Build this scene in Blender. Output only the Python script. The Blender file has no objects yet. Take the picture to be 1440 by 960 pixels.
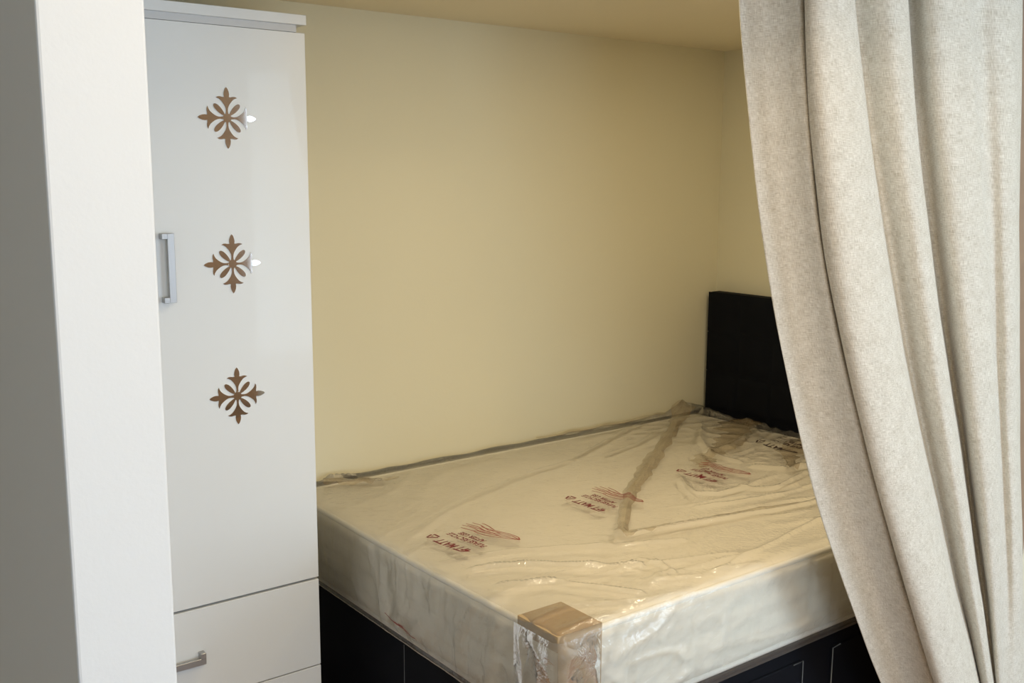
import bpy, bmesh, math, random
from mathutils import Vector, Matrix, noise
random.seed(4)
C = bpy.context.scene.collection
S = bpy.context.scene

# ------------------------------------------------------------------ camera
YAW, PITCH, ROLL, FPX = 0.6508, 0.1579, 0.0050, 1451.0
CAM = Vector((-1.2247, -2.6747, 1.4682))
fw = Vector((math.sin(YAW)*math.cos(PITCH), math.cos(YAW)*math.cos(PITCH), -math.sin(PITCH)))
r0 = Vector((math.cos(YAW), -math.sin(YAW), 0)); u0 = r0.cross(fw)
rt = math.cos(ROLL)*r0 + math.sin(ROLL)*u0
up = -math.sin(ROLL)*r0 + math.cos(ROLL)*u0
cd = bpy.data.cameras.new('camera'); cam = bpy.data.objects.new('camera', cd); C.objects.link(cam)
cam.matrix_world = Matrix(((rt.x, up.x, -fw.x, CAM.x), (rt.y, up.y, -fw.y, CAM.y), (rt.z, up.z, -fw.z, CAM.z), (0, 0, 0, 1)))
cd.sensor_width = 36; cd.lens = 36*FPX/1440; cd.clip_start = 0.02
S.camera = cam

# ------------------------------------------------------------------ world, daylight, exposure
w = bpy.data.worlds.new('sky'); S.world = w; w.use_nodes = True
w.node_tree.nodes['Background'].inputs[0].default_value = (0.62, 0.78, 1.0, 1)
w.node_tree.nodes['Background'].inputs[1].default_value = 1.0
def area(name, loc, target, sx, sy, power, col):
    l = bpy.data.lights.new(name, 'AREA'); l.shape = 'RECTANGLE'; l.size = sx; l.size_y = sy; l.energy = power; l.color = col
    o = bpy.data.objects.new(name, l); C.objects.link(o); o.location = loc
    o.rotation_euler = (Vector(target)-Vector(loc)).to_track_quat('-Z', 'Y').to_euler()
    return o
area('window_daylight', (2.15, -4.75, 1.2), (1.4, 0, 1.1), 1.5, 1.9, 58, (0.66, 0.83, 1.0))
area('added_door_fill', (-1.15, -4.78, 1.05), (-0.8, 0, 0.9), 1.5, 1.8, 28, (0.66, 0.83, 1.0))  # added cool fill through an invented door, brightens wardrobe, foot and front side
S.view_settings.view_transform = 'Standard'; S.view_settings.look = 'None'
S.view_settings.gamma = 1; S.view_settings.use_curve_mapping = False
S.view_settings.exposure = 0.60

# ------------------------------------------------------------------ materials
def mat(name, col, rough=0.6, metal=0.0, var=0.0, vscale=3.0, bump=0.0, bscale=200.0, spec=0.5, coat=0.0):
    m = bpy.data.materials.new(name); m.use_nodes = True
    nt = m.node_tree; b = nt.nodes['Principled BSDF']
    b.inputs['Roughness'].default_value = rough; b.inputs['Metallic'].default_value = metal
    b.inputs['Specular IOR Level'].default_value = spec; b.inputs['Coat Weight'].default_value = coat
    tc = nt.nodes.new('ShaderNodeTexCoord')
    n = nt.nodes.new('ShaderNodeTexNoise'); n.inputs['Scale'].default_value = vscale; n.inputs['Detail'].default_value = 4
    nt.links.new(tc.outputs['Object'], n.inputs['Vector'])
    mx = nt.nodes.new('ShaderNodeMix'); mx.data_type = 'RGBA'
    mx.inputs[6].default_value = tuple(c*(1-var) for c in col)+(1,); mx.inputs[7].default_value = tuple(min(1, c*(1+var)) for c in col)+(1,)
    nt.links.new(n.outputs['Fac'], mx.inputs[0]); nt.links.new(mx.outputs[2], b.inputs['Base Color'])
    if bump:
        n2 = nt.nodes.new('ShaderNodeTexNoise'); n2.inputs['Scale'].default_value = bscale; n2.inputs['Detail'].default_value = 3
        nt.links.new(tc.outputs['Object'], n2.inputs['Vector'])
        bp = nt.nodes.new('ShaderNodeBump'); bp.inputs['Strength'].default_value = bump; bp.inputs['Distance'].default_value = 0.001
        nt.links.new(n2.outputs['Fac'], bp.inputs['Height']); nt.links.new(bp.outputs['Normal'], b.inputs['Normal'])
    return m
M_wall = mat('cream_paint', (0.75, 0.71, 0.53), 0.85, var=0.02, bump=0.25, bscale=120)
M_ceil = mat('ceiling_paint', (0.78, 0.71, 0.53), 0.9, var=0.02, bump=0.2, bscale=120)
M_part = mat('white_partition_paint', (0.65, 0.69, 0.73), 0.7, var=0.01, bump=0.2, bscale=150)
M_room = mat('room_paint', (0.82, 0.80, 0.76), 0.9, var=0.03)
M_white = mat('white_laminate', (0.69, 0.71, 0.715), 0.38, var=0.01, bump=0.03, bscale=60, coat=0.1)
M_recess = mat('grey_strip', (0.55, 0.56, 0.57), 0.5)
M_edge = mat('dark_gap', (0.12, 0.12, 0.13), 0.7)
M_mirror = mat('mirror_acrylic', (0.86, 0.82, 0.76), 0.04, metal=1.0)
M_nickel = mat('satin_nickel', (0.42, 0.42, 0.42), 0.4, metal=0.9, var=0.03, bump=0.1, bscale=400)
M_black = mat('black_upholstery', (0.004, 0.005, 0.008), 0.75, var=0.25, vscale=8, bump=0.4, bscale=500, spec=0.12)
M_seam = mat('grey_piping', (0.16, 0.17, 0.17), 0.5)
M_matt = mat('white_mattress_fabric', (0.88, 0.84, 0.745), 0.85, var=0.03, bump=0.6, bscale=350)
M_pipe = mat('mattress_tape', (0.90, 0.88, 0.82), 0.7, bump=0.5, bscale=500)
M_card = mat('brown_cardboard', (0.47, 0.34, 0.19), 0.8, var=0.08, vscale=30, bump=0.2, bscale=300)
M_red = mat('dark_red_ink', (0.16, 0.005, 0.014), 0.5)
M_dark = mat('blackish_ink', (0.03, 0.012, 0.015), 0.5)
M_frame = mat('white_upvc', (0.80, 0.80, 0.80), 0.35)
M_wood = mat('brown_wood', (0.30, 0.20, 0.13), 0.6, var=0.25, vscale=12)

def wood_floor():
    m = bpy.data.materials.new('laminate_floor'); m.use_nodes = True; nt = m.node_tree; b = nt.nodes['Principled BSDF']
    tc = nt.nodes.new('ShaderNodeTexCoord'); mp = nt.nodes.new('ShaderNodeMapping'); mp.inputs['Scale'].default_value = (2, 25, 1)
    n = nt.nodes.new('ShaderNodeTexNoise'); n.inputs['Scale'].default_value = 2.5; n.inputs['Detail'].default_value = 6
    cr = nt.nodes.new('ShaderNodeValToRGB'); cr.color_ramp.elements[0].color = (0.16, 0.09, 0.045, 1); cr.color_ramp.elements[1].color = (0.36, 0.22, 0.12, 1)
    nt.links.new(tc.outputs['Object'], mp.inputs[0]); nt.links.new(mp.outputs[0], n.inputs['Vector'])
    nt.links.new(n.outputs['Fac'], cr.inputs[0]); nt.links.new(cr.outputs[0], b.inputs['Base Color']); b.inputs['Roughness'].default_value = 0.4
    return m
M_floor = wood_floor()

def linen():
    m = bpy.data.materials.new('oatmeal_linen'); m.use_nodes = True; nt = m.node_tree; L = nt.links; b = nt.nodes['Principled BSDF']
    b.inputs['Roughness'].default_value = 0.9; b.inputs['Sheen Weight'].default_value = 0.25; b.inputs['Specular IOR Level'].default_value = 0.2
    uv = nt.nodes.new('ShaderNodeUVMap')
    def nz(sx, sy, sc, det=2):
        mp = nt.nodes.new('ShaderNodeMapping'); mp.inputs['Scale'].default_value = (sx, sy, 1); L.new(uv.outputs[0], mp.inputs[0])
        n = nt.nodes.new('ShaderNodeTexNoise'); n.inputs['Scale'].default_value = sc; n.inputs['Detail'].default_value = det; L.new(mp.outputs[0], n.inputs['Vector']); return n
    a = nz(1, 0.08, 900); c = nz(0.08, 1, 820); d = nz(1, 1, 30, 3)
    ad = nt.nodes.new('ShaderNodeMath'); ad.operation = 'ADD'; L.new(a.outputs['Fac'], ad.inputs[0]); L.new(c.outputs['Fac'], ad.inputs[1])
    ad2 = nt.nodes.new('ShaderNodeMath'); ad2.operation = 'MULTIPLY_ADD'; L.new(d.outputs['Fac'], ad2.inputs[0]); ad2.inputs[1].default_value = 0.35; L.new(ad.outputs[0], ad2.inputs[2])
    cr = nt.nodes.new('ShaderNodeValToRGB')
    cr.color_ramp.elements[0].position = 0.40; cr.color_ramp.elements[0].color = (0.50, 0.45, 0.36, 1)
    cr.color_ramp.elements[1].position = 0.68; cr.color_ramp.elements[1].color = (0.86, 0.825, 0.74, 1)
    hf = nt.nodes.new('ShaderNodeMath'); hf.operation = 'MULTIPLY'; hf.inputs[1].default_value = 0.47; L.new(ad2.outputs[0], hf.inputs[0])
    L.new(hf.outputs[0], cr.inputs[0]); L.new(cr.outputs[0], b.inputs['Base Color'])
    bp = nt.nodes.new('ShaderNodeBump'); bp.inputs['Strength'].default_value = 0.5; bp.inputs['Distance'].default_value = 0.0012
    L.new(ad.outputs[0], bp.inputs['Height']); L.new(bp.outputs['Normal'], b.inputs['Normal'])
    return m
M_linen = linen()

def film(name, haze, tint, rough=0.13, ior=1.5):
    m = bpy.data.materials.new(name); m.use_nodes = True; nt = m.node_tree; L = nt.links
    out = nt.nodes['Material Output']; b = nt.nodes['Principled BSDF']
    tr = nt.nodes.new('ShaderNodeBsdfTransparent'); tr.inputs[0].default_value = (0.97, 0.96, 0.935, 1)
    lw = nt.nodes.new('ShaderNodeLayerWeight'); lw.inputs[0].default_value = 0.25
    tc = nt.nodes.new('ShaderNodeTexCoord'); n = nt.nodes.new('ShaderNodeTexNoise'); n.inputs['Scale'].default_value = 9; n.inputs['Detail'].default_value = 5
    L.new(tc.outputs['Object'], n.inputs['Vector'])
    n2 = nt.nodes.new('ShaderNodeTexNoise'); n2.inputs['Scale'].default_value = 55; n2.inputs['Detail'].default_value = 3; n2.inputs['Distortion'].default_value = 1.5; L.new(tc.outputs['Object'], n2.inputs['Vector'])
    bp = nt.nodes.new('ShaderNodeBump'); bp.inputs['Strength'].default_value = 0.5; bp.inputs['Distance'].default_value = 0.004
    n3 = nt.nodes.new('ShaderNodeTexNoise'); n3.noise_type = 'RIDGED_MULTIFRACTAL'; n3.inputs['Scale'].default_value = 7; n3.inputs['Detail'].default_value = 3; n3.inputs['Distortion'].default_value = 0.8
    mp3 = nt.nodes.new('ShaderNodeMapping'); mp3.inputs['Scale'].default_value = (1.0, 1.5, 0.55); mp3.inputs['Rotation'].default_value = (0.35, 0.2, 0.25)
    L.new(tc.outputs['Object'], mp3.inputs[0]); L.new(mp3.outputs[0], n3.inputs['Vector'])
    ma = nt.nodes.new('ShaderNodeMath'); ma.operation = 'MULTIPLY_ADD'; L.new(n3.outputs['Fac'], ma.inputs[0]); ma.inputs[1].default_value = 0.9; L.new(n2.outputs['Fac'], ma.inputs[2])
    L.new(ma.outputs[0], bp.inputs['Height'])
    df = nt.nodes.new('ShaderNodeBsdfDiffuse'); df.inputs[0].default_value = (*tint, 1); L.new(bp.outputs['Normal'], df.inputs['Normal'])
    gl = nt.nodes.new('ShaderNodeBsdfGlossy'); gl.inputs['Roughness'].default_value = rough; gl.inputs[0].default_value = (1, 1, 1, 1); L.new(bp.outputs['Normal'], gl.inputs['Normal'])
    fr = nt.nodes.new('ShaderNodeFresnel'); fr.inputs['IOR'].default_value = ior; L.new(bp.outputs['Normal'], fr.inputs['Normal'])
    a = nt.nodes.new('ShaderNodeMath'); a.operation = 'MULTIPLY_ADD'; L.new(n.outputs['Fac'], a.inputs[0]); a.inputs[1].default_value = haze*.8; a.inputs[2].default_value = haze*.6
    m1 = nt.nodes.new('ShaderNodeMixShader'); L.new(a.outputs[0], m1.inputs[0]); L.new(tr.outputs[0], m1.inputs[1]); L.new(df.outputs[0], m1.inputs[2])
    m2 = nt.nodes.new('ShaderNodeMixShader'); L.new(fr.outputs[0], m2.inputs[0]); L.new(m1.outputs[0], m2.inputs[1]); L.new(gl.outputs[0], m2.inputs[2])
    nt.nodes.remove(b); nt.nodes.remove(lw)
    L.new(m2.outputs[0], out.inputs['Surface'])
    return m
M_film = film('clear_plastic_film', 0.10, (0.80, 0.76, 0.70))
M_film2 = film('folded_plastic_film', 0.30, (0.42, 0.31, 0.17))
M_film3 = film('bunched_plastic_film', 0.22, (0.56, 0.50, 0.41), 0.22, 1.28)

def glass():
    m = bpy.data.materials.new('window_glass'); m.use_nodes = True; nt = m.node_tree; L = nt.links
    tr = nt.nodes.new('ShaderNodeBsdfTransparent'); gl = nt.nodes.new('ShaderNodeBsdfGlossy'); gl.inputs['Roughness'].default_value = 0.02
    mx = nt.nodes.new('ShaderNodeMixShader'); mx.inputs[0].default_value = 0.06
    L.new(tr.outputs[0], mx.inputs[1]); L.new(gl.outputs[0], mx.inputs[2]); L.new(mx.outputs[0], nt.nodes['Material Output'].inputs['Surface'])
    return m
M_glass = glass()

# ------------------------------------------------------------------ helpers
def link(name, bm, m, parent=None, smooth=False):
    me = bpy.data.meshes.new(name); bm.normal_update(); bm.to_mesh(me); bm.free()
    if smooth:
        for p in me.polygons: p.use_smooth = True
    me.materials.append(m)
    o = bpy.data.objects.new(name, me); C.objects.link(o)
    if parent: o.parent = parent
    return o
def bx(bm, x0, x1, y0, y1, z0, z1, bev=0.0, seg=2):
    r = bmesh.ops.create_cube(bm, size=1)
    vs = r['verts']
    for v in vs: v.co = Vector(((x0+x1)/2+v.co.x*(x1-x0), (y0+y1)/2+v.co.y*(y1-y0), (z0+z1)/2+v.co.z*(z1-z0)))
    if bev:
        es = list({e for v in vs for e in v.link_edges})
        bmesh.ops.bevel(bm, geom=es, offset=bev, segments=seg, affect='EDGES', profile=0.5)
def box(name, m, x0, x1, y0, y1, z0, z1, parent=None, bev=0.0, seg=2):
    bm = bmesh.new(); bx(bm, x0, x1, y0, y1, z0, z1, bev, seg)
    return link(name, bm, m, parent, False)
def tube(bm, pts, r, n=8):
    rings = []
    for i, p in enumerate(pts):
        p = Vector(p); a = Vector(pts[max(0, i-1)]); b = Vector(pts[min(len(pts)-1, i+1)])
        t = (b-a).normalized(); s = t.cross(Vector((0, 0, 1)))
        s = s.normalized() if s.length > 1e-4 else Vector((1, 0, 0))
        q = s.cross(t)
        rings.append([bm.verts.new(p + r*(math.cos(2*math.pi*k/n)*s + math.sin(2*math.pi*k/n)*q)) for k in range(n)])
    for a, b in zip(rings, rings[1:]):
        for k in range(n): bm.faces.new((a[k], a[(k+1) % n], b[(k+1) % n], b[k]))
    bm.faces.new(rings[0]); bm.faces.new(rings[-1][::-1])
def thing(name, loc, label, cat, group=None):
    o = bpy.data.objects.new(name, None); C.objects.link(o); o.location = loc; o.empty_display_size = 0.1
    o['label'] = label; o['category'] = cat
    if group: o['group'] = group
    return o
def adopt(parent):     # children are modelled in world coordinates: keep them there
    for ch in parent.children:
        ch.location = -parent.location
def struct(o): o['kind'] = 'structure'; return o

# ------------------------------------------------------------------ the setting
ZC, ZR, WX, PX0, PX1, PY = 1.934, 2.45, 1.80, -0.984, -0.886, -1.65
LX, RY = -3.0, -4.6
struct(box('floor', M_floor, LX-0.1, WX+1.3, RY-0.1, 0.12, -0.06, 0))
struct(box('wall_back', M_wall, LX-0.1, WX+0.1, 0.0, 0.1, 0, ZR))
struct(box('wall_right', M_wall, WX, WX+0.1, -1.72, 0.0, 0, ZR))
struct(box('wall_partition', M_part, PX0, PX1, PY, -0.001, 0, ZC, bev=0.003))
struct(box('ceiling', M_ceil, LX-0.1, WX+0.1, PY-0.12, 0.1, ZC, ZC+0.08))
bm = bmesh.new()
bx(bm, LX-0.1, WX+1.3, RY-0.1, PY-0.12, ZR, ZR+0.08)
bx(bm, LX-0.1, WX+0.1, PY-0.16, PY-0.12, ZC, ZR)
struct(link('ceiling_upper', bm, M_ceil))
struct(box('wall_left', M_room, LX-0.1, LX, RY, 0, 0, ZR))
struct(box('wall_side', M_room, WX+1.2, WX+1.3, RY, -1.72, 0, ZR))
struct(box('wall_return', M_room, WX, WX+1.3, -1.76, -1.72, 0, ZR))
struct(box('wall_nib', M_wall, 1.55, WX, -1.355, -1.285, 0, ZC))
struct(box('trim_1', M_wood, 1.24, 1.56, -1.362, -1.278, 0, ZC-.001, bev=0.003))
# rear wall with its window opening
WA, WB, WZ0, WZ1 = 1.42, 2.88, 0.2, 2.2
bm = bmesh.new(); DA, DB, DZ = -1.95, -0.35, 2.05
bx(bm, LX-0.1, DA, RY-0.12, RY, 0, ZR); bx(bm, DB, WA, RY-0.12, RY, 0, ZR); bx(bm, WB, WX+1.3, RY-0.12, RY, 0, ZR)
bx(bm, DA, DB, RY-0.12, RY, DZ, ZR)
bx(bm, WA, WB, RY-0.12, RY, 0, WZ0); bx(bm, WA, WB, RY-0.12, RY, WZ1, ZR)
struct(link('wall_front', bm, M_room))
bm = bmesh.new()
for a, b, c, d in ((WA, WA+.06, WZ0, WZ1), (WB-.06, WB, WZ0, WZ1), (WA, WB, WZ0, WZ0+.06), (WA, WB, WZ1-.06, WZ1), (2.17, 2.23, WZ0, WZ1)):
    bx(bm, a, b, RY-0.09, RY-0.03, c, d, 0.004)
wf = struct(link('window_1', bm, M_frame))
box('pane', M_glass, WA+.06, 2.17, RY-0.066, RY-0.06, WZ0+.06, WZ1-.06, wf)
box('pane', M_glass, 2.23, WB-.06, RY-0.066, RY-0.06, WZ0+.06, WZ1-.06, wf)
box('window_sill', M_frame, WA-.04, WB+.04, RY-0.03, RY+0.12, WZ0-.03, WZ0, wf, bev=0.004)

# brown cupboard against the rear wall (seen only as the brown reflection in the mirror motifs)
cb = thing('cupboard', (.875, RY+.26, 0), 'tall brown wooden cupboard against the rear wall between the added glazed door and the window', 'cupboard')
box('carcass', M_wood, .42, 1.33, RY+.01, RY+.48, 0, 2.1, cb, bev=.003)
for a, b in ((.425, .872), (.878, 1.325)):
    d = box('door', M_wood, a, b, RY+.48, RY+.50, .08, 2.09, cb, bev=.003)
    box('handle', M_nickel, .84 if a < .5 else .90, .85 if a < .5 else .91, RY+.50, RY+.53, .95, 1.12, d)
for ch in cb.children: ch.location = -cb.location
# unseen glazed door beside the window, added to let in low cool fill
bm = bmesh.new()
for a, b, c, d in ((DA, DA+.07, 0, DZ), (DB-.07, DB, 0, DZ), (DA, DB, 0, .07), (DA, DB, DZ-.07, DZ), (-1.19, -1.11, 0, DZ)):
    bx(bm, a, b, RY-0.09, RY-0.03, c, d, 0.004)
gd = struct(link('added_glazed_door', bm, M_frame))
box('pane', M_glass, DA+.07, -1.19, RY-.066, RY-.06, .07, DZ-.07, gd)
box('pane', M_glass, -1.11, DB-.07, RY-.066, RY-.06, .07, DZ-.07, gd)
box('door_handle', M_nickel, -1.25, -1.15, RY-.03, RY+.02, 1.0, 1.02, gd, bev=.004)

# ceiling lamps of the main room (warm, round opal)
def lathe(name, prof, m, parent, smooth=True, n=40):
    bm = bmesh.new(); rings = [[bm.verts.new((r*math.cos(2*math.pi*k/n), r*math.sin(2*math.pi*k/n), z)) for k in range(n)] for r, z in prof]
    for a, b in zip(rings, rings[1:]):
        for k in range(n): bm.faces.new((a[k], a[(k+1) % n], b[(k+1) % n], b[k]))
    bm.faces.new(rings[0][::-1]); bm.faces.new(rings[-1])
    bmesh.ops.recalc_face_normals(bm, faces=bm.faces)
    return link(name, bm, m, parent, smooth)
M_opal = bpy.data.materials.new('opal_glow'); M_opal.use_nodes = True
e = M_opal.node_tree.nodes['Principled BSDF']; e.inputs['Emission Color'].default_value = (1, 0.74, 0.42, 1); e.inputs['Emission Strength'].default_value = 4.0
for lx, ly, pw, lb in ((-0.55, -2.45, 7, 'round opal ceiling lamp nearest the bed alcove'), (-0.25, -3.5, 11, 'round opal ceiling lamp farther back in the main room')):
    lamp = thing('ceiling_lamp', (lx, ly, ZR), lb, 'lamp', 'ceiling lamps')
    lathe('base_plate', ((0.13, 0), (0.13, -0.025)), M_frame, lamp, False)
    lathe('lamp_shade', ((0.17, -0.025), (0.18, -0.05), (0.16, -0.085), (0.10, -0.11), (0.03, -0.12)), M_opal, lamp)
    pl = bpy.data.lights.new('lamp_light', 'AREA'); pl.shape = 'DISK'; pl.size = 0.5; pl.energy = pw; pl.color = (1, 0.77, 0.50)
    plo = bpy.data.objects.new('lamp_light', pl); C.objects.link(plo); plo.parent = lamp; plo.location = (0, 0, -0.14)

for lx, lb in ((0.25, 'added out-of-view downlight brightening the foot half of the bed'), (1.10, 'added out-of-view downlight brightening the head half of the bed')):  # unseen downlights, added as warm fill for the dark alcove
    dl = thing('added_downlight', (lx, -1.06, ZC), lb, 'lamp', 'added fill downlights in the alcove ceiling')
    lathe('bezel', ((0.045, -.001), (0.060, -0.001), (0.058, -0.006), (0.045, -0.004)), M_frame, dl)
    lathe('lens', ((0.044, -0.001), (0.040, -0.0035)), M_opal, dl)
    pl = bpy.data.lights.new('downlight_fill', 'AREA'); pl.shape = 'DISK'; pl.size = 0.09; pl.energy = 3.4; pl.color = (1, 0.84, 0.58)
    plo = bpy.data.objects.new('downlight_fill', pl); C.objects.link(plo); plo.parent = dl; plo.location = (0, 0, -0.012)

# ------------------------------------------------------------------ wardrobe
WF, WR, WL = -0.419, -0.114, -0.880
wd = thing('wardrobe', (-0.497, -0.21, 0), 'tall white wardrobe with mirrored flower cut-outs on its door, beside the foot of the bed', 'wardrobe')
MID = (WR+WL)/2
bm = bmesh.new()
bx(bm, WL, WL+.016, WF+.02, -.004, 0, 1.795); bx(bm, WR-.016, WR, WF+.02, -.004, 0, 1.795)
bx(bm, WL+.016, WR-.016, -.012, -.004, 0, 1.795); bx(bm, WL+.016, WR-.016, WF+.022, -.012, .03, .046)
bx(bm, WL+.016, WR-.016, WF+.022, -.012, .46, .476); bx(bm, MID-.008, MID+.008, WF+.022, -.012, .476, 1.78)
bx(bm, WL+.016, WR-.016, WF+.05, WF+.06, 0, .03)
link('carcass', bm, M_white, wd)
box('top_rail', M_recess, WL+.01, WR-.02, WF+.002, -.01, 1.795, 1.811, wd)
box('cornice', M_white, WL, WR+.002, WF-.006, -.004, 1.811, 1.834, wd, bev=0.0015)

FL = [(0, 1), (.045, .95), (.085, .85), (.097, .76), (.085, .68), (.15, .68), (.22, .695), (.30, .69), (.37, .655), (.29, .63), (.21, .58), (.14, .50), (.08, .41), (.045, .33), (.033, .24), (.045, .14), (.04, .05)]
def flower(parent, cx, cz, R=0.0672):
    bm = bmesh.new()
    def poly(pts, e=0):
        lo = [bm.verts.new((cx+x*R, WF-0.0004-e, cz+z*R)) for x, z in pts]
        f = bm.faces.new(lo)
        g = bmesh.ops.extrude_face_region(bm, geom=[f])
        for v in [q for q in g['geom'] if isinstance(q, bmesh.types.BMVert)]: v.co.y -= 0.0012
    for k in range(4):
        a = k*math.pi/2; c, s = math.cos(a), math.sin(a)
        pts = FL + [(-x, z) for x, z in FL[1:]][::-1]
        poly([(x*c-z*s, x*s+z*c) for x, z in pts])
        a += math.pi/4; c, s = math.cos(a), math.sin(a); pt = []
        for i in range(20):
            t = 2*math.pi*i/20; rr = .375+.255*math.cos(t); wv = .085*math.sin(t)*(1+.25*math.cos(t))
            pt.append((wv*c-rr*s, wv*s+rr*c))
        poly(pt)
    poly([(.15*math.cos(2*math.pi*i/20)*.97, .15*math.sin(2*math.pi*i/20)) for i in range(20)], .0004)
    bmesh.ops.triangulate(bm, faces=bm.faces); bmesh.ops.recalc_face_normals(bm, faces=bm.faces)
    return link('mirror_motif', bm, M_mirror, parent)
def u_handle(parent, cx, cz, length, vertical, side=1):
    # flat bar with two turned arms; arms reach back to the panel
    w, arm, dep = .0155, .0125, .019
    y0, y1 = WF-.001, WF-dep
    bm = bmesh.new(); h = length/2
    def put(a0, a1, b0, b1, ya, yb):   # a across, b along
        if vertical: bx(bm, cx+side*a0 if side > 0 else cx-a1, cx+a1 if side > 0 else cx-a0, yb, ya, cz+b0, cz+b1, 0.0007, 1)
        else: bx(bm, cx+b0, cx+b1, yb, ya, cz-a1, cz-a0, 0.0007, 1)
    put(0.012, 0.012+w, -h, h, y1+.009, y1)
    put(0, 0.0125, h-arm*1.0, h, y0, y1); put(0, 0.0125, -h, -h+arm*1.0, y0, y1)
    put(0.0115, 0.014, h-arm, h, y1+.009, y1)
    return link('handle', bm, M_nickel, parent)
for k, (a, b) in enumerate(((MID+.0015, WR), (WL, MID-.0015))):
    d = box('door', M_white, a, b, WF, WF+.018, .4755, 1.794, wd, bev=0.001, seg=2)
    fx = -0.309 if k == 0 else 2*MID+0.309
    for z in (1.595, 1.270, 0.963): flower(d, fx, z)
    u_handle(d, a+.022 if k == 0 else b-.022, 1.268, .152, True, 1 if k == 0 else -1)
for z0, z1 in ((.2425, .4695), (.012, .2395)):
    d = box('drawer', M_white, WL, WR, WF, WF+.018, z0, z1, wd, bev=0.001, seg=2)
    u_handle(d, MID+.002, z0+.123, .158, False)
adopt(wd)

# ------------------------------------------------------------------ divan bed
BX0, BX1, BY0, BY1, H, TH = 0.0, 1.702, -1.22, -0.010, 0.58, 0.226
ZB = H-TH
bed = thing('divan_bed', (0.86, -0.62, 0), 'black divan bed base with drawers under the plastic-wrapped mattress', 'bed')
box('base', M_black, BX0+.012, BX1-.005, BY0+.014, BY1-.012, .03, ZB-.004, bed, bev=0.012, seg=3)
for x in (.06, 1.62):
    for y in (-1.14, -.10): box('foot', M_black, x, x+.05, y, y+.05, 0, .032, bed)
def seam(pts, parent, r=.0016, name='piping'):
    bm = bmesh.new(); tube(bm, pts, r, 6); return link(name, bm, M_seam, parent, True)
yf = BY0+.0125
for a, b in ((.10, .795), (.914, 1.62)):
    d = box('drawer', M_black, a, b, yf-.004, yf+.012, .07, .298, bed, bev=0.004)
    if a < .5: seam([(b-.036, yf-.004, .294), (b, yf-.005, .2955), (b, yf-.005, .10)], d)
    else: seam([(a+.034, yf-.004, .297), (a+.002, yf-.005, .2945), (a, yf-.005, .10)], d)
seam([(.0115, -.62, ZB-.02), (.0115, -.62, .05)], bed, .0008)
HB = bpy.data.objects
hx0, hx1, hy0, hy1, hz = 1.722, WX-.002, -1.25, -.018, 1.043
adopt(bed)
hbt = thing('headboard', (1.75, -.62, .10), 'tall black padded headboard with faint stitched squares against the side wall', 'headboard')
hb = box('backing', M_black, hx0+.014, hx1, hy0, hy1, .10, hz, hbt, bev=0.012, seg=3)
for y in (-1.05, -.25): box('strut', M_black, hx0+.02, hx0+.045, y, y+.05, 0, .12, hbt)
ncol = 8; cw = (hy1-hy0)/ncol; rows = [(.59, .74), (.74, .89), (.89, hz), (.44, .59)]
def pillow_panel(y0, y1, z0, z1):
    bm = bmesh.new(); n = 8; g = []
    for i in range(n+1):
        row = []
        for j in range(n+1):
            u, v = i/n*2-1, j/n*2-1
            h = ((1-u**6)*(1-v**6))**.5
            row.append(bm.verts.new((hx0+.016-.016*h**.4*.4, y0+(y1-y0)*i/n, z0+(z1-z0)*j/n)))
        g.append(row)
    for i in range(n):
        for j in range(n): bm.faces.new((g[i][j], g[i][j+1], g[i+1][j+1], g[i+1][j]))
    bmesh.ops.recalc_face_normals(bm, faces=bm.faces)
    return bm
for i in range(ncol):
    for z0, z1 in rows:
        link('tufted_panel', pillow_panel(hy0+i*cw+.001, hy0+(i+1)*cw-.001, z0+.001, z1-.001), M_black, hb, True)
adopt(hbt)

# ------------------------------------------------------------------ mattress
def smooth(a, b, t):
    t = max(0, min(1, (t-a)/(b-a))); return t*t*(3-2*t)
def ridged(x, y, z): return 1-abs(noise.noise(Vector((x, y, z))))*2
def rbox(p, r, lo, hi):
    q = Vector([min(max(p[i], lo[i]+r), hi[i]-r) for i in range(3)])
    n = (p-q); n = n.normalized() if n.length > 1e-9 else Vector((0, 0, 1))
    return q+n*r, n
LO, HI = Vector((BX0, BY0, ZB)), Vector((BX1, BY1, H))
def sag(p):       # top edge dips a little along the foot, body bellies
    t = smooth(.35, .0, p.x)*math.sin(math.pi*min(1, max(0, (p.y-BY0)/(BY1-BY0))))
    k = smooth(ZB, H, p.z)
    return Vector((0.006*t*k, 0, -0.010*t*k))
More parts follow.
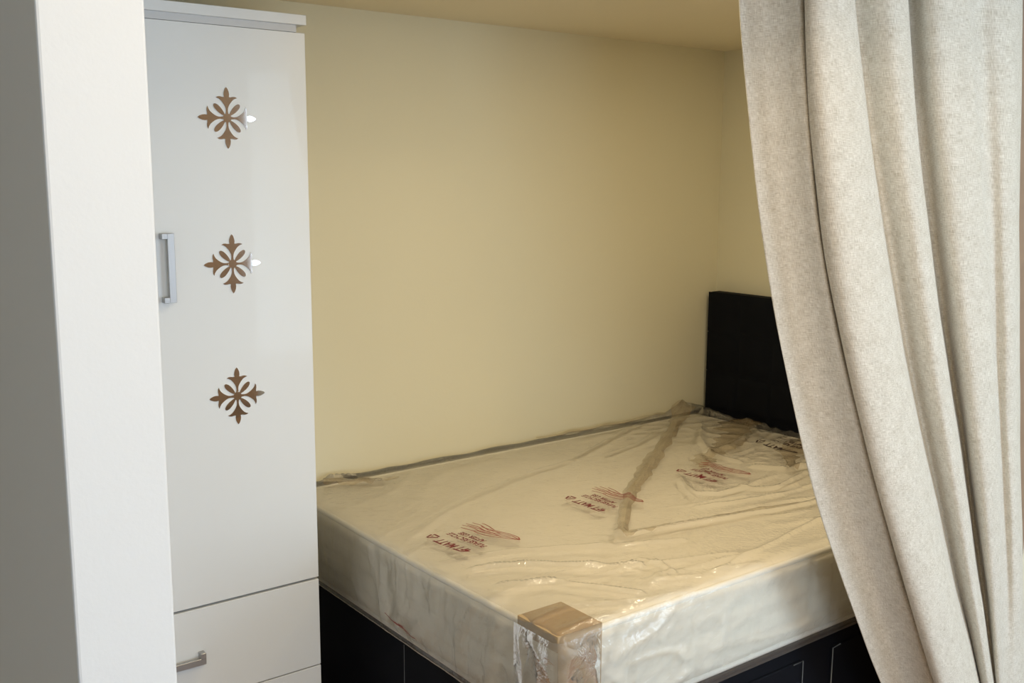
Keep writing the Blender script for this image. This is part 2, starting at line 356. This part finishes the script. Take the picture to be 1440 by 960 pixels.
# crease polylines on the top: (points, width, height)
CR = [
 ([(1.60, -.03), (1.401, -.184), (1.229, -.304), (1.044, -.43), (.891, -.541), (.762, -.63), (.648, -.727), (.478, -.886)], .016, .010),
 ([(1.69, -.345), (1.602, -.382), (1.444, -.461), (1.314, -.501)], .018, .012),
 ([(.975, -.612), (.927, -.674), (.881, -.759), (.938, -.80), (1.037, -.806), (1.207, -.782)], .013, .009),
 ([(.486, -.898), (.557, -.906), (.631, -.921), (.784, -.951), (.943, -.99), (1.15, -1.01), (1.5, -1.01)], .010, .009),
 ([(.80, -.85), (.863, -.864), (.986, -.907), (1.207, -.906), (1.5, -.90)], .010, .007),
 ([(.483, -1.19), (.591, -1.17), (.72, -1.15), (.88, -1.12), (1.2, -1.09)], .008, .006),
 ([(.060, -.835), (.113, -.848), (.169, -.882), (.237, -.949), (.304, -1.015), (.372, -1.065)], .010, .010),
 ([(.03, -.76), (.10, -.775), (.166, -.789), (.222, -.813), (.407, -.932), (.581, -1.0)], .012, .006),
 ([(.05, -.95), (.094, -.978), (.156, -1.009), (.223, -1.104), (.264, -1.177)], .009, .008),
 ([(.09, -.05), (.158, -.09), (.23, -.136)], .010, .014), ([(.10, -.02), (.192, -.055)], .008, .014),
 ([(.101, -.536), (.301, -.434), (.617, -.33), (.81, -.299)], .02, .004),
 ([(.897, -.26), (1.232, -.12), (1.477, -.03)], .016, .008), ([(.986, -.304), (1.155, -.261), (1.434, -.156)], .014, .006),
 ([(.403, -1.033), (.424, -1.082), (.398, -1.148)], .008, .006),
 ([(1.021, -.804), (1.115, -.855), (1.337, -.812)], .01, .009), ([(1.227, -.684), (1.284, -.774), (1.402, -.763)], .011, .010),
 ([(1.18, -.50), (1.13, -.60), (1.02, -.66)], .016, .006), ([(1.50, -.22), (1.34, -.36), (1.22, -.52), (1.23, -.62)], .014, .009),
]
def seg_d(px, py, a, b):
    dx, dy = b[0]-a[0], b[1]-a[1]; L2 = dx*dx+dy*dy
    t = max(0, min(1, ((px-a[0])*dx+(py-a[1])*dy)/L2))
    return math.hypot(px-a[0]-t*dx, py-a[1]-t*dy)
CRB = [(pts, w, h, min(p[0] for p in pts)-3*w, max(p[0] for p in pts)+3*w, min(p[1] for p in pts)-3*w, max(p[1] for p in pts)+3*w) for pts, w, h in CR]
def top_wr(x, y):
    h = .003+.0025*(noise.noise(Vector((x*3, y*3, 1)))+.5)
    m = smooth(1.0, 1.5, x+.25*y+.12)                 # loose film near the headboard
    wx = x+.05*noise.noise(Vector((x*5, y*5, 7))); wy = y+.05*noise.noise(Vector((x*5, y*5, 9)))
    if m > 0:
        h += m*(.010*max(0, ridged(wx*3.2, wy*6.5, 3))**2 + .006*max(0, ridged(wx*7, wy*13, 5))**3)
    f = smooth(-.80, -1.0, y-.15*(x-.3))              # long stretched pleats near the front edge
    if f > 0:
        h += f*.0065*max(0, ridged(x*1.6+.5*wy, (wy+.18*wx)*13, 11))**3
    mid = .0022*max(0, ridged((wx+wy)*2.0, (wy-wx*.6)*6, 21))**3
    h += mid
    for pts, w, hh, a, b, c, d in CRB:
        if a < x < b and c < y < d:
            q = min(seg_d(x, y, p, s) for p, s in zip(pts, pts[1:]))
            q += .35*w*noise.noise(Vector((x*25, y*25, 2)))
            if q < 2.5*w: h += hh*math.exp(-(q/w)**2*1.6)
    for cx, cy, r, am in ((.46, -.915, .10, .006), (.34, -1.04, .10, .004), (.36, -1.13, .09, .005), (.17, -1.14, .08, .003), (1.45, -.86, .14, .004), (1.30, -.60, .14, .005)):
        q = math.hypot(x-cx, y-cy)
        if q < r: h += am*(1-q/r)*max(0, ridged(wx*16, wy*26, 13))**2
    # film is gathered up in the corner by wall and headboard
    h += .020*smooth(.16, .0, math.hypot(x-1.60, (y+.03)*1.4))
    h += .006*smooth(-.06, -.014, y)*(1+noise.noise(Vector((x*9, 0, 4))))
    return h
def side_wr(p, n):
    z = p.z
    if n.x < -.5 or True:
        y = p.y; s = smooth(-.15, -.75, y)
        wy = y+.03*noise.noise(Vector((y*7, z*7, 1)))+.25*(z-ZB)*math.sin(y*4)
        foot = .001+.0035*(.35+.65*s)*max(0, ridged(wy*30+z*9, z*8-wy*6, 45))**4+(.25+.75*s)*(.010*max(0, ridged(wy*9, z*2.2, 31))**3+.005*max(0, ridged(wy*23, z*6, 41))**2)
    x = p.x; s2 = smooth(.7, .1, x)
    wx = x+.05*noise.noise(Vector((x*5, z*9, 3)))
    front = .0015+.003*(.2+.8*s2)*max(0, ridged(wx*22, z*26-x*12, 55))**4+(.2+.8*s2)*(.008*max(0, ridged((wx+z)*5, (z-.35*wx)*9, 51))**3)+.004*max(0, ridged(x*2, z*14, 61))**2
    a = abs(n.x); b = abs(n.y)
    k = .08+.92*smooth(ZB+.002, ZB+.06, z)     # drawn in under the mattress edge
    return k*(foot*a+front*b)/max(1e-6, a+b)
def film_disp(p, n):
    kt = smooth(.35, .9, n.z)
    h = 0
    if kt > 0: h += kt*top_wr(p.x, p.y)
    if kt < 1: h += (1-kt)*side_wr(p, n)
    if p.y > -.05 and n.y > .2: h = .002
    return .0025+h
def quilt_disp(p, n):
    d = 0
    if n.z > .9:
        a = (p.x+p.y)/.16; b = (p.x-p.y)/.16
        d = .003*(abs(math.sin(math.pi*a))*abs(math.sin(math.pi*b)))**.5-.003
    elif abs(n.y) > .9 or abs(n.x) > .9:
        t = p.x if abs(n.y) > .9 else p.y
        a = abs(math.sin(math.pi*t/.1)); b = abs(math.sin(math.pi*(p.z-ZB)/.0565))
        e = smooth(.0, .03, p.z-ZB)*smooth(.0, .03, H-p.z)
        d = e*(.010*(min(1, a*3)*min(1, b*2))**.6-.007)+.004*e
    return d-.001
def shell(name, m, disp, step, parent, open_bottom=0.0, r=.022, corner=None):
    lo = LO.copy(); hi = HI.copy(); lo.z -= open_bottom
    nx, ny, nz = int((hi.x-lo.x)/step), int((hi.y-lo.y)/step), int((hi.z-lo.z)/(step*.9))
    bm = bmesh.new(); cache = {}
    def V(i, j, k):
        key = (i, j, k)
        if key in cache: return cache[key]
        # denser sampling towards the edges
        def f(t): return t
        p = Vector((lo.x+(hi.x-lo.x)*i/nx, lo.y+(hi.y-lo.y)*j/ny, lo.z+(hi.z-lo.z)*k/nz))
        q, n = rbox(p, r, lo, hi)
        if open_bottom and k == 0: n = Vector((n.x, n.y, 0)).normalized() if abs(n.x)+abs(n.y) > .01 else n; q.z = lo.z
        if q.z < lo.z: q.z = lo.z
        if open_bottom and q.x < lo.x+.02: q.z = max(q.z, ZB-.001)
        q2 = q+n*disp(q, n)+sag(q); q2.y = min(q2.y, -.0015); q2.x = min(q2.x, 1.7195)
        v = bm.verts.new(q2); cache[key] = v; return v
    def quad(a, b, c, d):
        try: bm.faces.new((V(*a), V(*b), V(*c), V(*d)))
        except ValueError: pass
    for i in range(nx):
        for j in range(ny):
            quad((i, j, nz), (i+1, j, nz), (i+1, j+1, nz), (i, j+1, nz))
            if not open_bottom: quad((i, j, 0), (i, j+1, 0), (i+1, j+1, 0), (i+1, j, 0))
    for i in range(nx):
        for k in range(nz):
            quad((i, 0, k), (i+1, 0, k), (i+1, 0, k+1), (i, 0, k+1)); quad((i, ny, k), (i, ny, k+1), (i+1, ny, k+1), (i+1, ny, k))
    for j in range(ny):
        for k in range(nz):
            quad((0, j, k), (0, j, k+1), (0, j+1, k+1), (0, j+1, k)); quad((nx, j, k), (nx, j+1, k), (nx, j+1, k+1), (nx, j, k+1))
    return link(name, bm, m, parent, True)
mt = thing('mattress', (.86, -.62, ZB), 'white quilted mattress in clear wrinkled plastic with red print, lying on the black divan base', 'mattress')
# inset so that film, tape and fabric nest
LO0, HI0 = LO.copy(), HI.copy()
LO = LO0+Vector((.006, .006, 0)); HI = HI0-Vector((.006, .006, .004))
shell('mattress_body', M_matt, quilt_disp, .012, mt, r=.026)
def edge_tape(z, name='edge_tape'):
    bm = bmesh.new(); pts = []; R = .05; a0, a1, b0, b1 = LO.x+.004, HI.x-.004, LO.y+.004, HI.y-.004
    for cx, cy, s in ((a1-R, b1-R, 0), (a0+R, b1-R, 1), (a0+R, b0+R, 2), (a1-R, b0+R, 3)):
        for k in range(7):
            t = math.pi/2*(s+k/6); pts.append(Vector((cx+R*.55*math.cos(t)+(R*.45 if s in (0, 3) else -R*.45), cy+R*.55*math.sin(t)+(R*.45 if s in (0, 1) else -R*.45), z)))
    dense = []
    for i, p in enumerate(pts):
        q = pts[(i+1) % len(pts)]; n = max(1, int((q-p).length/.03))
        for k in range(n): dense.append(p+(q-p)*k/n)
    dense.append(dense[0].copy())
    dense = [p+(sag(p) if z > .5 else Vector()) for p in dense]
    tube(bm, dense, .0075, 8); return link(name, bm, M_pipe, mt, True)
edge_tape(H-.014); edge_tape(ZB+.010)
# cardboard corner protector at the near foot corner
def card():
    bm = bmesh.new(); t = .0012
    x0, y0 = -.0025, BY0-.0025; z = H+.0035
    bx(bm, x0, .112, y0, y0+.128, z-t, z)
    bx(bm, x0-t, x0, y0, y0+.128, H-.030, z)
    bx(bm, x0, .112, y0-t, y0, H-.19, z)
    o = link('cardboard_corner', bm, M_card, mt); return o
card()
LO, HI = LO0-Vector((.006, .006, 0)), HI0+Vector((.006, .004, .003))
fl = shell('plastic_wrap', M_film, film_disp, .0058, mt, open_bottom=.012, r=.024)
fl['label'] = 'clear wrinkled plastic film around the mattress'
def film_z(x, y):
    p = Vector((x, y, HI.z)); return HI.z+film_disp(p, Vector((0, 0, 1)))+sag(p).z
# film bunched over the cardboard corner
def bunch():
    bm = bmesh.new(); rows = []; zt, zb = HI.z-.010, LO.z-.012; y0, x0 = LO.y-.004, LO.x-.004; N, K = 46, 34
    for k in range(K+1):
        z = zt+(zb-zt)*k/K; row = []
        for i in range(N+1):
            s = -.135+.245*i/N; R = .02
            if s < -R: p = Vector((x0, y0-s, z)); n = Vector((-1, 0, 0))
            elif s > R: p = Vector((x0+s, y0, z)); n = Vector((0, -1, 0))
            else:
                t = (s+R)/(2*R)*math.pi/2; p = Vector((x0+R-R*math.cos(t), y0+R-R*math.sin(t), z)); n = Vector((-math.cos(t), -math.sin(t), 0))
            ed = smooth(0, .03, s+.135)*smooth(0, .02, .11-s)*smooth(0, .03, zt-z)
            ws = s+.35*(z-.45)+.02*noise.noise(Vector((s*12, z*9, 5)))
            h = .004+ed*(.009*max(0, ridged(ws*11, z*2, 71))**2+.003*max(0, ridged(ws*6+z*8, z*7, 81))**2)
            row.append(bm.verts.new(p+n*h))
        rows.append(row)
    for a, b in zip(rows, rows[1:]):
        for i in range(N): bm.faces.new((a[i], a[i+1], b[i+1], b[i]))
    return link('bunched_film', bm, M_film3, fl, True)
bunch()
# folded double band of film running across the top
def ribbon_on_film(pts, widths, off, m, name, parent, n=14, jag=0.0):
    bm = bmesh.new(); dense = []
    for i in range(len(pts)-1):
        for k in range(n):
            t = k/n; dense.append((pts[i][0]*(1-t)+pts[i+1][0]*t, pts[i][1]*(1-t)+pts[i+1][1]*t, widths[i]*(1-t)+widths[i+1]*t))
    dense.append((*pts[-1], widths[-1])); rows = []
    for i, (x, y, w) in enumerate(dense):
        a = dense[max(0, i-1)]; b = dense[min(len(dense)-1, i+1)]
        dx, dy = b[0]-a[0], b[1]-a[1]; l = math.hypot(dx, dy) or 1; nx_, ny_ = -dy/l, dx/l
        row = []
        for j in range(5):
            s = (j/4-.5)*w*(1+jag*noise.noise(Vector((i*.23, j*3, w*9))))
            X, Y = x+nx_*s, min(y+ny_*s, -.02)
            row.append(bm.verts.new((X, Y, film_z(X, Y)+off+.002*math.sin(math.pi*j/4))))
        rows.append(row)
    for a, b in zip(rows, rows[1:]):
        for j in range(4): bm.faces.new((a[j], b[j], b[j+1], a[j+1]))
    return link(name, bm, m, parent, True)
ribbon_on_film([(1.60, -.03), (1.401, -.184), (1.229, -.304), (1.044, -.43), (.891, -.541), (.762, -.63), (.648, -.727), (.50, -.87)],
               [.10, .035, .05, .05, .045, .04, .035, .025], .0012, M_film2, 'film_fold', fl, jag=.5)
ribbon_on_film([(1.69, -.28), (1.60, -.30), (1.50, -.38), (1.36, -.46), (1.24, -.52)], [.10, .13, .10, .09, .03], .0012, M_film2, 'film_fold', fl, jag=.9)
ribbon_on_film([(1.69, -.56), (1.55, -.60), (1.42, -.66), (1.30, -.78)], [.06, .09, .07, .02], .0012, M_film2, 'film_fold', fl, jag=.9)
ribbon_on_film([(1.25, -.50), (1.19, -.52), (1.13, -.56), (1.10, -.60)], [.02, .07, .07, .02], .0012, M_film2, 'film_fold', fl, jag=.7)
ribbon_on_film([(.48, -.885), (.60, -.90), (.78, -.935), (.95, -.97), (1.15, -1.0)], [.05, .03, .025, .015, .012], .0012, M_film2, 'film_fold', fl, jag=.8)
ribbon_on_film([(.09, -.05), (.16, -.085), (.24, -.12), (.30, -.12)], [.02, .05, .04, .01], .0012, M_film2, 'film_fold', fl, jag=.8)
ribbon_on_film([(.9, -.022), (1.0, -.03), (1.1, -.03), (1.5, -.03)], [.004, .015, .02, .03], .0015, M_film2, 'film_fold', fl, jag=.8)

# red printing on the film (reads from the wall side, top towards the foot)
def text_mesh(s, size):
    cu = bpy.data.curves.new('t', 'FONT'); cu.body = s; cu.size = size; cu.resolution_u = 2; cu.offset = size*.034
    o = bpy.data.objects.new('t', cu); C.objects.link(o)
    dg = bpy.context.evaluated_depsgraph_get(); me = bpy.data.meshes.new_from_object(o.evaluated_get(dg))
    bpy.data.objects.remove(o); return me
def print_block(x0, y0, m1, m2, ang=0.0, scale=1.0, name='red_print'):
    bm = bmesh.new()
    ca, sa = math.cos(ang), math.sin(ang)
    def W(a, d):   # a along the text, d down the page
        a *= scale; d *= scale
        return x0+d*ca+a*sa*-1, y0+a*ca+d*sa*-1
    def put(s, size, a0, d0, length):
        me = text_mesh(s, size); xs = [v.co.x for v in me.vertices]; k = length/(max(xs)-min(xs)); mn = min(xs)
        t = bmesh.new(); t.from_mesh(me)
        bmesh.ops.triangulate(t, faces=t.faces)
        vm = {}
        for v in t.verts:
            X, Y = W(a0+(v.co.x-mn)*k, d0-v.co.y); vm[v] = bm.verts.new((X, Y, film_z(X, Y)+.0035))
        for f in t.faces: bm.faces.new([vm[v] for v in f.verts])
        t.free(); bpy.data.meshes.remove(me)
    def stroke(pts, w):
        P = []
        for i in range(len(pts)-1):
            for k in range(5): t = k/5; P.append((pts[i][0]*(1-t)+pts[i+1][0]*t, pts[i][1]*(1-t)+pts[i+1][1]*t))
        P.append(pts[-1]); prev = None
        for i, p in enumerate(P):
            a, b = P[max(0, i-1)], P[min(len(P)-1, i+1)]; dx, dy = b[0]-a[0], b[1]-a[1]; l = math.hypot(dx, dy) or 1
            q = []
            for s in (-1, 1):
                X, Y = W(p[0]-dy/l*w/2*s, p[1]+dx/l*w/2*s); q.append(bm.verts.new((X, Y, film_z(X, Y)+.0035)))
            if prev: bm.faces.new((prev[0], prev[1], q[1], q[0]))
            prev = q
    put('4FT MATT', .036, 0, 0, .118)
    put('PLEASE RECYCLE', .023, .005, .044, .135)
    put('AFTER USE', .021, .035, .066, .092)
    # recycling triangle
    words = link(name, bm, m1, fl); words['kind'] = 'stuff'; bm = bmesh.new()
    tri = [(.128, .004), (.160, .004), (.144, -.026)]
    for i in range(3):
        a, b = tri[i], tri[(i+1) % 3]; e = .12
        stroke([(a[0]+(b[0]-a[0])*e, a[1]+(b[1]-a[1])*e), (a[0]+(b[0]-a[0])*.85, a[1]+(b[1]-a[1])*.85)], .0055)
    put('4', .013, .141, -.003, .007)
    obj = link('recycling_symbol', bm, m1, fl)
    bm = bmesh.new()
    # sketched open hand below the words
    for st in ([(.155, .082), (.118, .090), (.09, .086), (.05, .096), (.02, .112), (-.005, .128)],
               [(.172, .098), (.13, .103), (.10, .098), (.06, .106), (.02, .120), (-.005, .128)],
               [(.176, .112), (.13, .116), (.10, .110), (.06, .118), (.025, .126)],
               [(.172, .128), (.14, .128), (.10, .120), (.07, .128), (.03, .132), (-.005, .128)],
               [(.150, .140), (.12, .138), (.09, .130), (.05, .138), (.01, .137), (-.005, .128)],
               [(.118, .090), (.105, .104), (.09, .118)], [(.16, .105), (.12, .110), (.08, .112)], [(.10, .100), (.07, .112), (.04, .110)],
               [(.13, .122), (.10, .126), (.06, .124)]):
        stroke(st, .0030)
    o2 = link('hand_drawing', bm, m2, fl)
    return obj
M_red2 = mat('light_red_ink', (0.26, 0.035, 0.025), 0.5)
print_block(.128, -.748, M_red, M_red2, .10)
print_block(.578, -.730, M_red, M_red2, .0)
print_block(1.028, -.722, M_red, M_red2, .06, .97)
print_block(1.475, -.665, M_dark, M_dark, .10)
# thin red printed line seen edge-on on the foot side
bm = bmesh.new()
def foot_x(y, z):
    p = Vector((LO.x, y, z)); return LO.x-film_disp(p, Vector((-1, 0, 0)))+sag(p).x-.002
for (ya, za, yb, zb, w) in ((-.583, .403, -.722, .397, .0022), (-.62, .400, -.685, .395, .002), (-.64, .403, -.66, .403, .003), (-.583, .403, -.575, .408, .002), (-.722, .397, -.726, .392, .002)):
    prev = None
    for k in range(13):
        t = k/12; y, z = ya+(yb-ya)*t, za+(zb-za)*t+.0007*math.sin(k*2.1)
        q = [bm.verts.new((foot_x(y, z+s), y, z+s)) for s in (-w/2, w/2)]
        if prev: bm.faces.new((prev[0], prev[1], q[1], q[0]))
        prev = q
link('red_print', bm, M_red2, fl)
adopt(mt)
# the fold / print meshes hang one level deeper: plastic_wrap already carries the offset

# ------------------------------------------------------------------ curtain
YC = -1.44
cur = thing('curtain', (0.9, YC, 0), 'floor-length oatmeal linen curtain hanging in folds in front of the bed head', 'curtain')
FITS = [(.0013, .1565, -.7044, .9556), (.0548, -.01, -.6029, 1.1767), (.0265, -.0066, -.5088, 1.3156), (.0447, -.0999, -.3208, 1.3526), (0, -.0412, -.1628, 1.3737), (0, .0369, -.2529, 1.508)]
def fx(k, z): a, b, c, d = FITS[k]; return ((a*z+b)*z+c)*z+d
def app(x, dy):   # point displaced by dy from the curtain plane, sliding along the viewing line of the fold's outline
    Y = YC+dy; return CAM.x+(x-CAM.x)*(Y-CAM.y)/(YC-CAM.y), Y
def row_pts(z):
    b = [fx(k, z) for k in range(6)]; w = [b[i+1]-b[i] for i in range(5)]
    spec = [(b[0]+.006, .078), (b[0], .074), (b[0]+.12*w[0], .070), (b[0]+.38*w[0], .062), (b[0]+.68*w[0], .030), (b[0]+.93*w[0], -.002), (b[1]+.006, .006),
            (b[1], -.014), (b[1]+.12*w[1], -.040), (b[1]+.40*w[1], -.058), (b[1]+.75*w[1], -.060), (b[2]-.004, -.040), (b[2]-.002, -.005), (b[2]-.004, .030),
            (b[2]+.10*w[2], .030), (b[2]+.40*w[2], -.006), (b[2]+.75*w[2], -.032), (b[3]-.003, -.020), (b[3]-.004, .020), (b[3]-.006, .065),
            (b[3]+.12*w[3], .055), (b[3]+.30*w[3], .010), (b[3]+.60*w[3], -.018), (b[4]-.004, -.022), (b[4]+.02*w[4], -.004), (b[4]+.2*w[4], .004),
            (b[4]+.5*w[4], -.014), (b[4]+.8*w[4], -.018), (b[5]-.002, .004), (b[5]-.004, .03)]
    g = [min(1, w[k]/.15) for k in range(5)]
    return [app(x, d*(1 if i < 14 else g[2] if i < 18 else min(g[2], g[3]))) for i, (x, d) in enumerate(spec)]
def catmull(P, n):
    out = []
    for i in range(len(P)-1):
        p0, p1, p2, p3 = P[max(0, i-1)], P[i], P[i+1], P[min(len(P)-1, i+2)]
        for k in range(n):
            t = k/n
            out.append(tuple(.5*((2*p1[c])+(-p0[c]+p2[c])*t+(2*p0[c]-5*p1[c]+4*p2[c]-p3[c])*t*t+(-p0[c]+3*p1[c]-3*p2[c]+p3[c])*t**3) for c in (0, 1)))
    out.append(P[-1]); return out
bm = bmesh.new(); uvl = bm.loops.layers.uv.new('UVMap'); rows = []; NZ = 110; ZT = 1.90
for i in range(NZ+1):
    z = .012+(ZT-.012)*i/NZ
    pts = catmull(row_pts(z), 5); row = []
    L = 0; prev = None
    for j, (x, y) in enumerate(pts):
        if prev: L += math.hypot(x-prev[0], y-prev[1])
        prev = (x, y)
        wob = .006*noise.noise(Vector((j*.05, z*2.2, 3)))+.003*noise.noise(Vector((j*.13, z*5, 8)))
        row.append((bm.verts.new((x, y+wob, z)), L, z))
    rows.append(row)
mid = [r[1] for r in rows[NZ//2]]
for a, b in zip(rows, rows[1:]):
    for j in range(len(a)-1):
        f = bm.faces.new((a[j][0], a[j+1][0], b[j+1][0], b[j][0]))
        for l, (u, v) in zip(f.loops, ((mid[j], a[j][2]), (mid[j+1], a[j][2]), (mid[j+1], b[j][2]), (mid[j], b[j][2]))): l[uvl].uv = (u, v)
cl = link('fabric', bm, M_linen, cur, True)
so = cl.modifiers.new('thick', 'SOLIDIFY'); so.thickness = .0016; so.offset = 0
rail = box('curtain_rail', M_frame, PX1+.02, WX-.03, YC-.012, YC+.012, ZT, ZC-.001, cur, bev=.003)
adopt(cur)
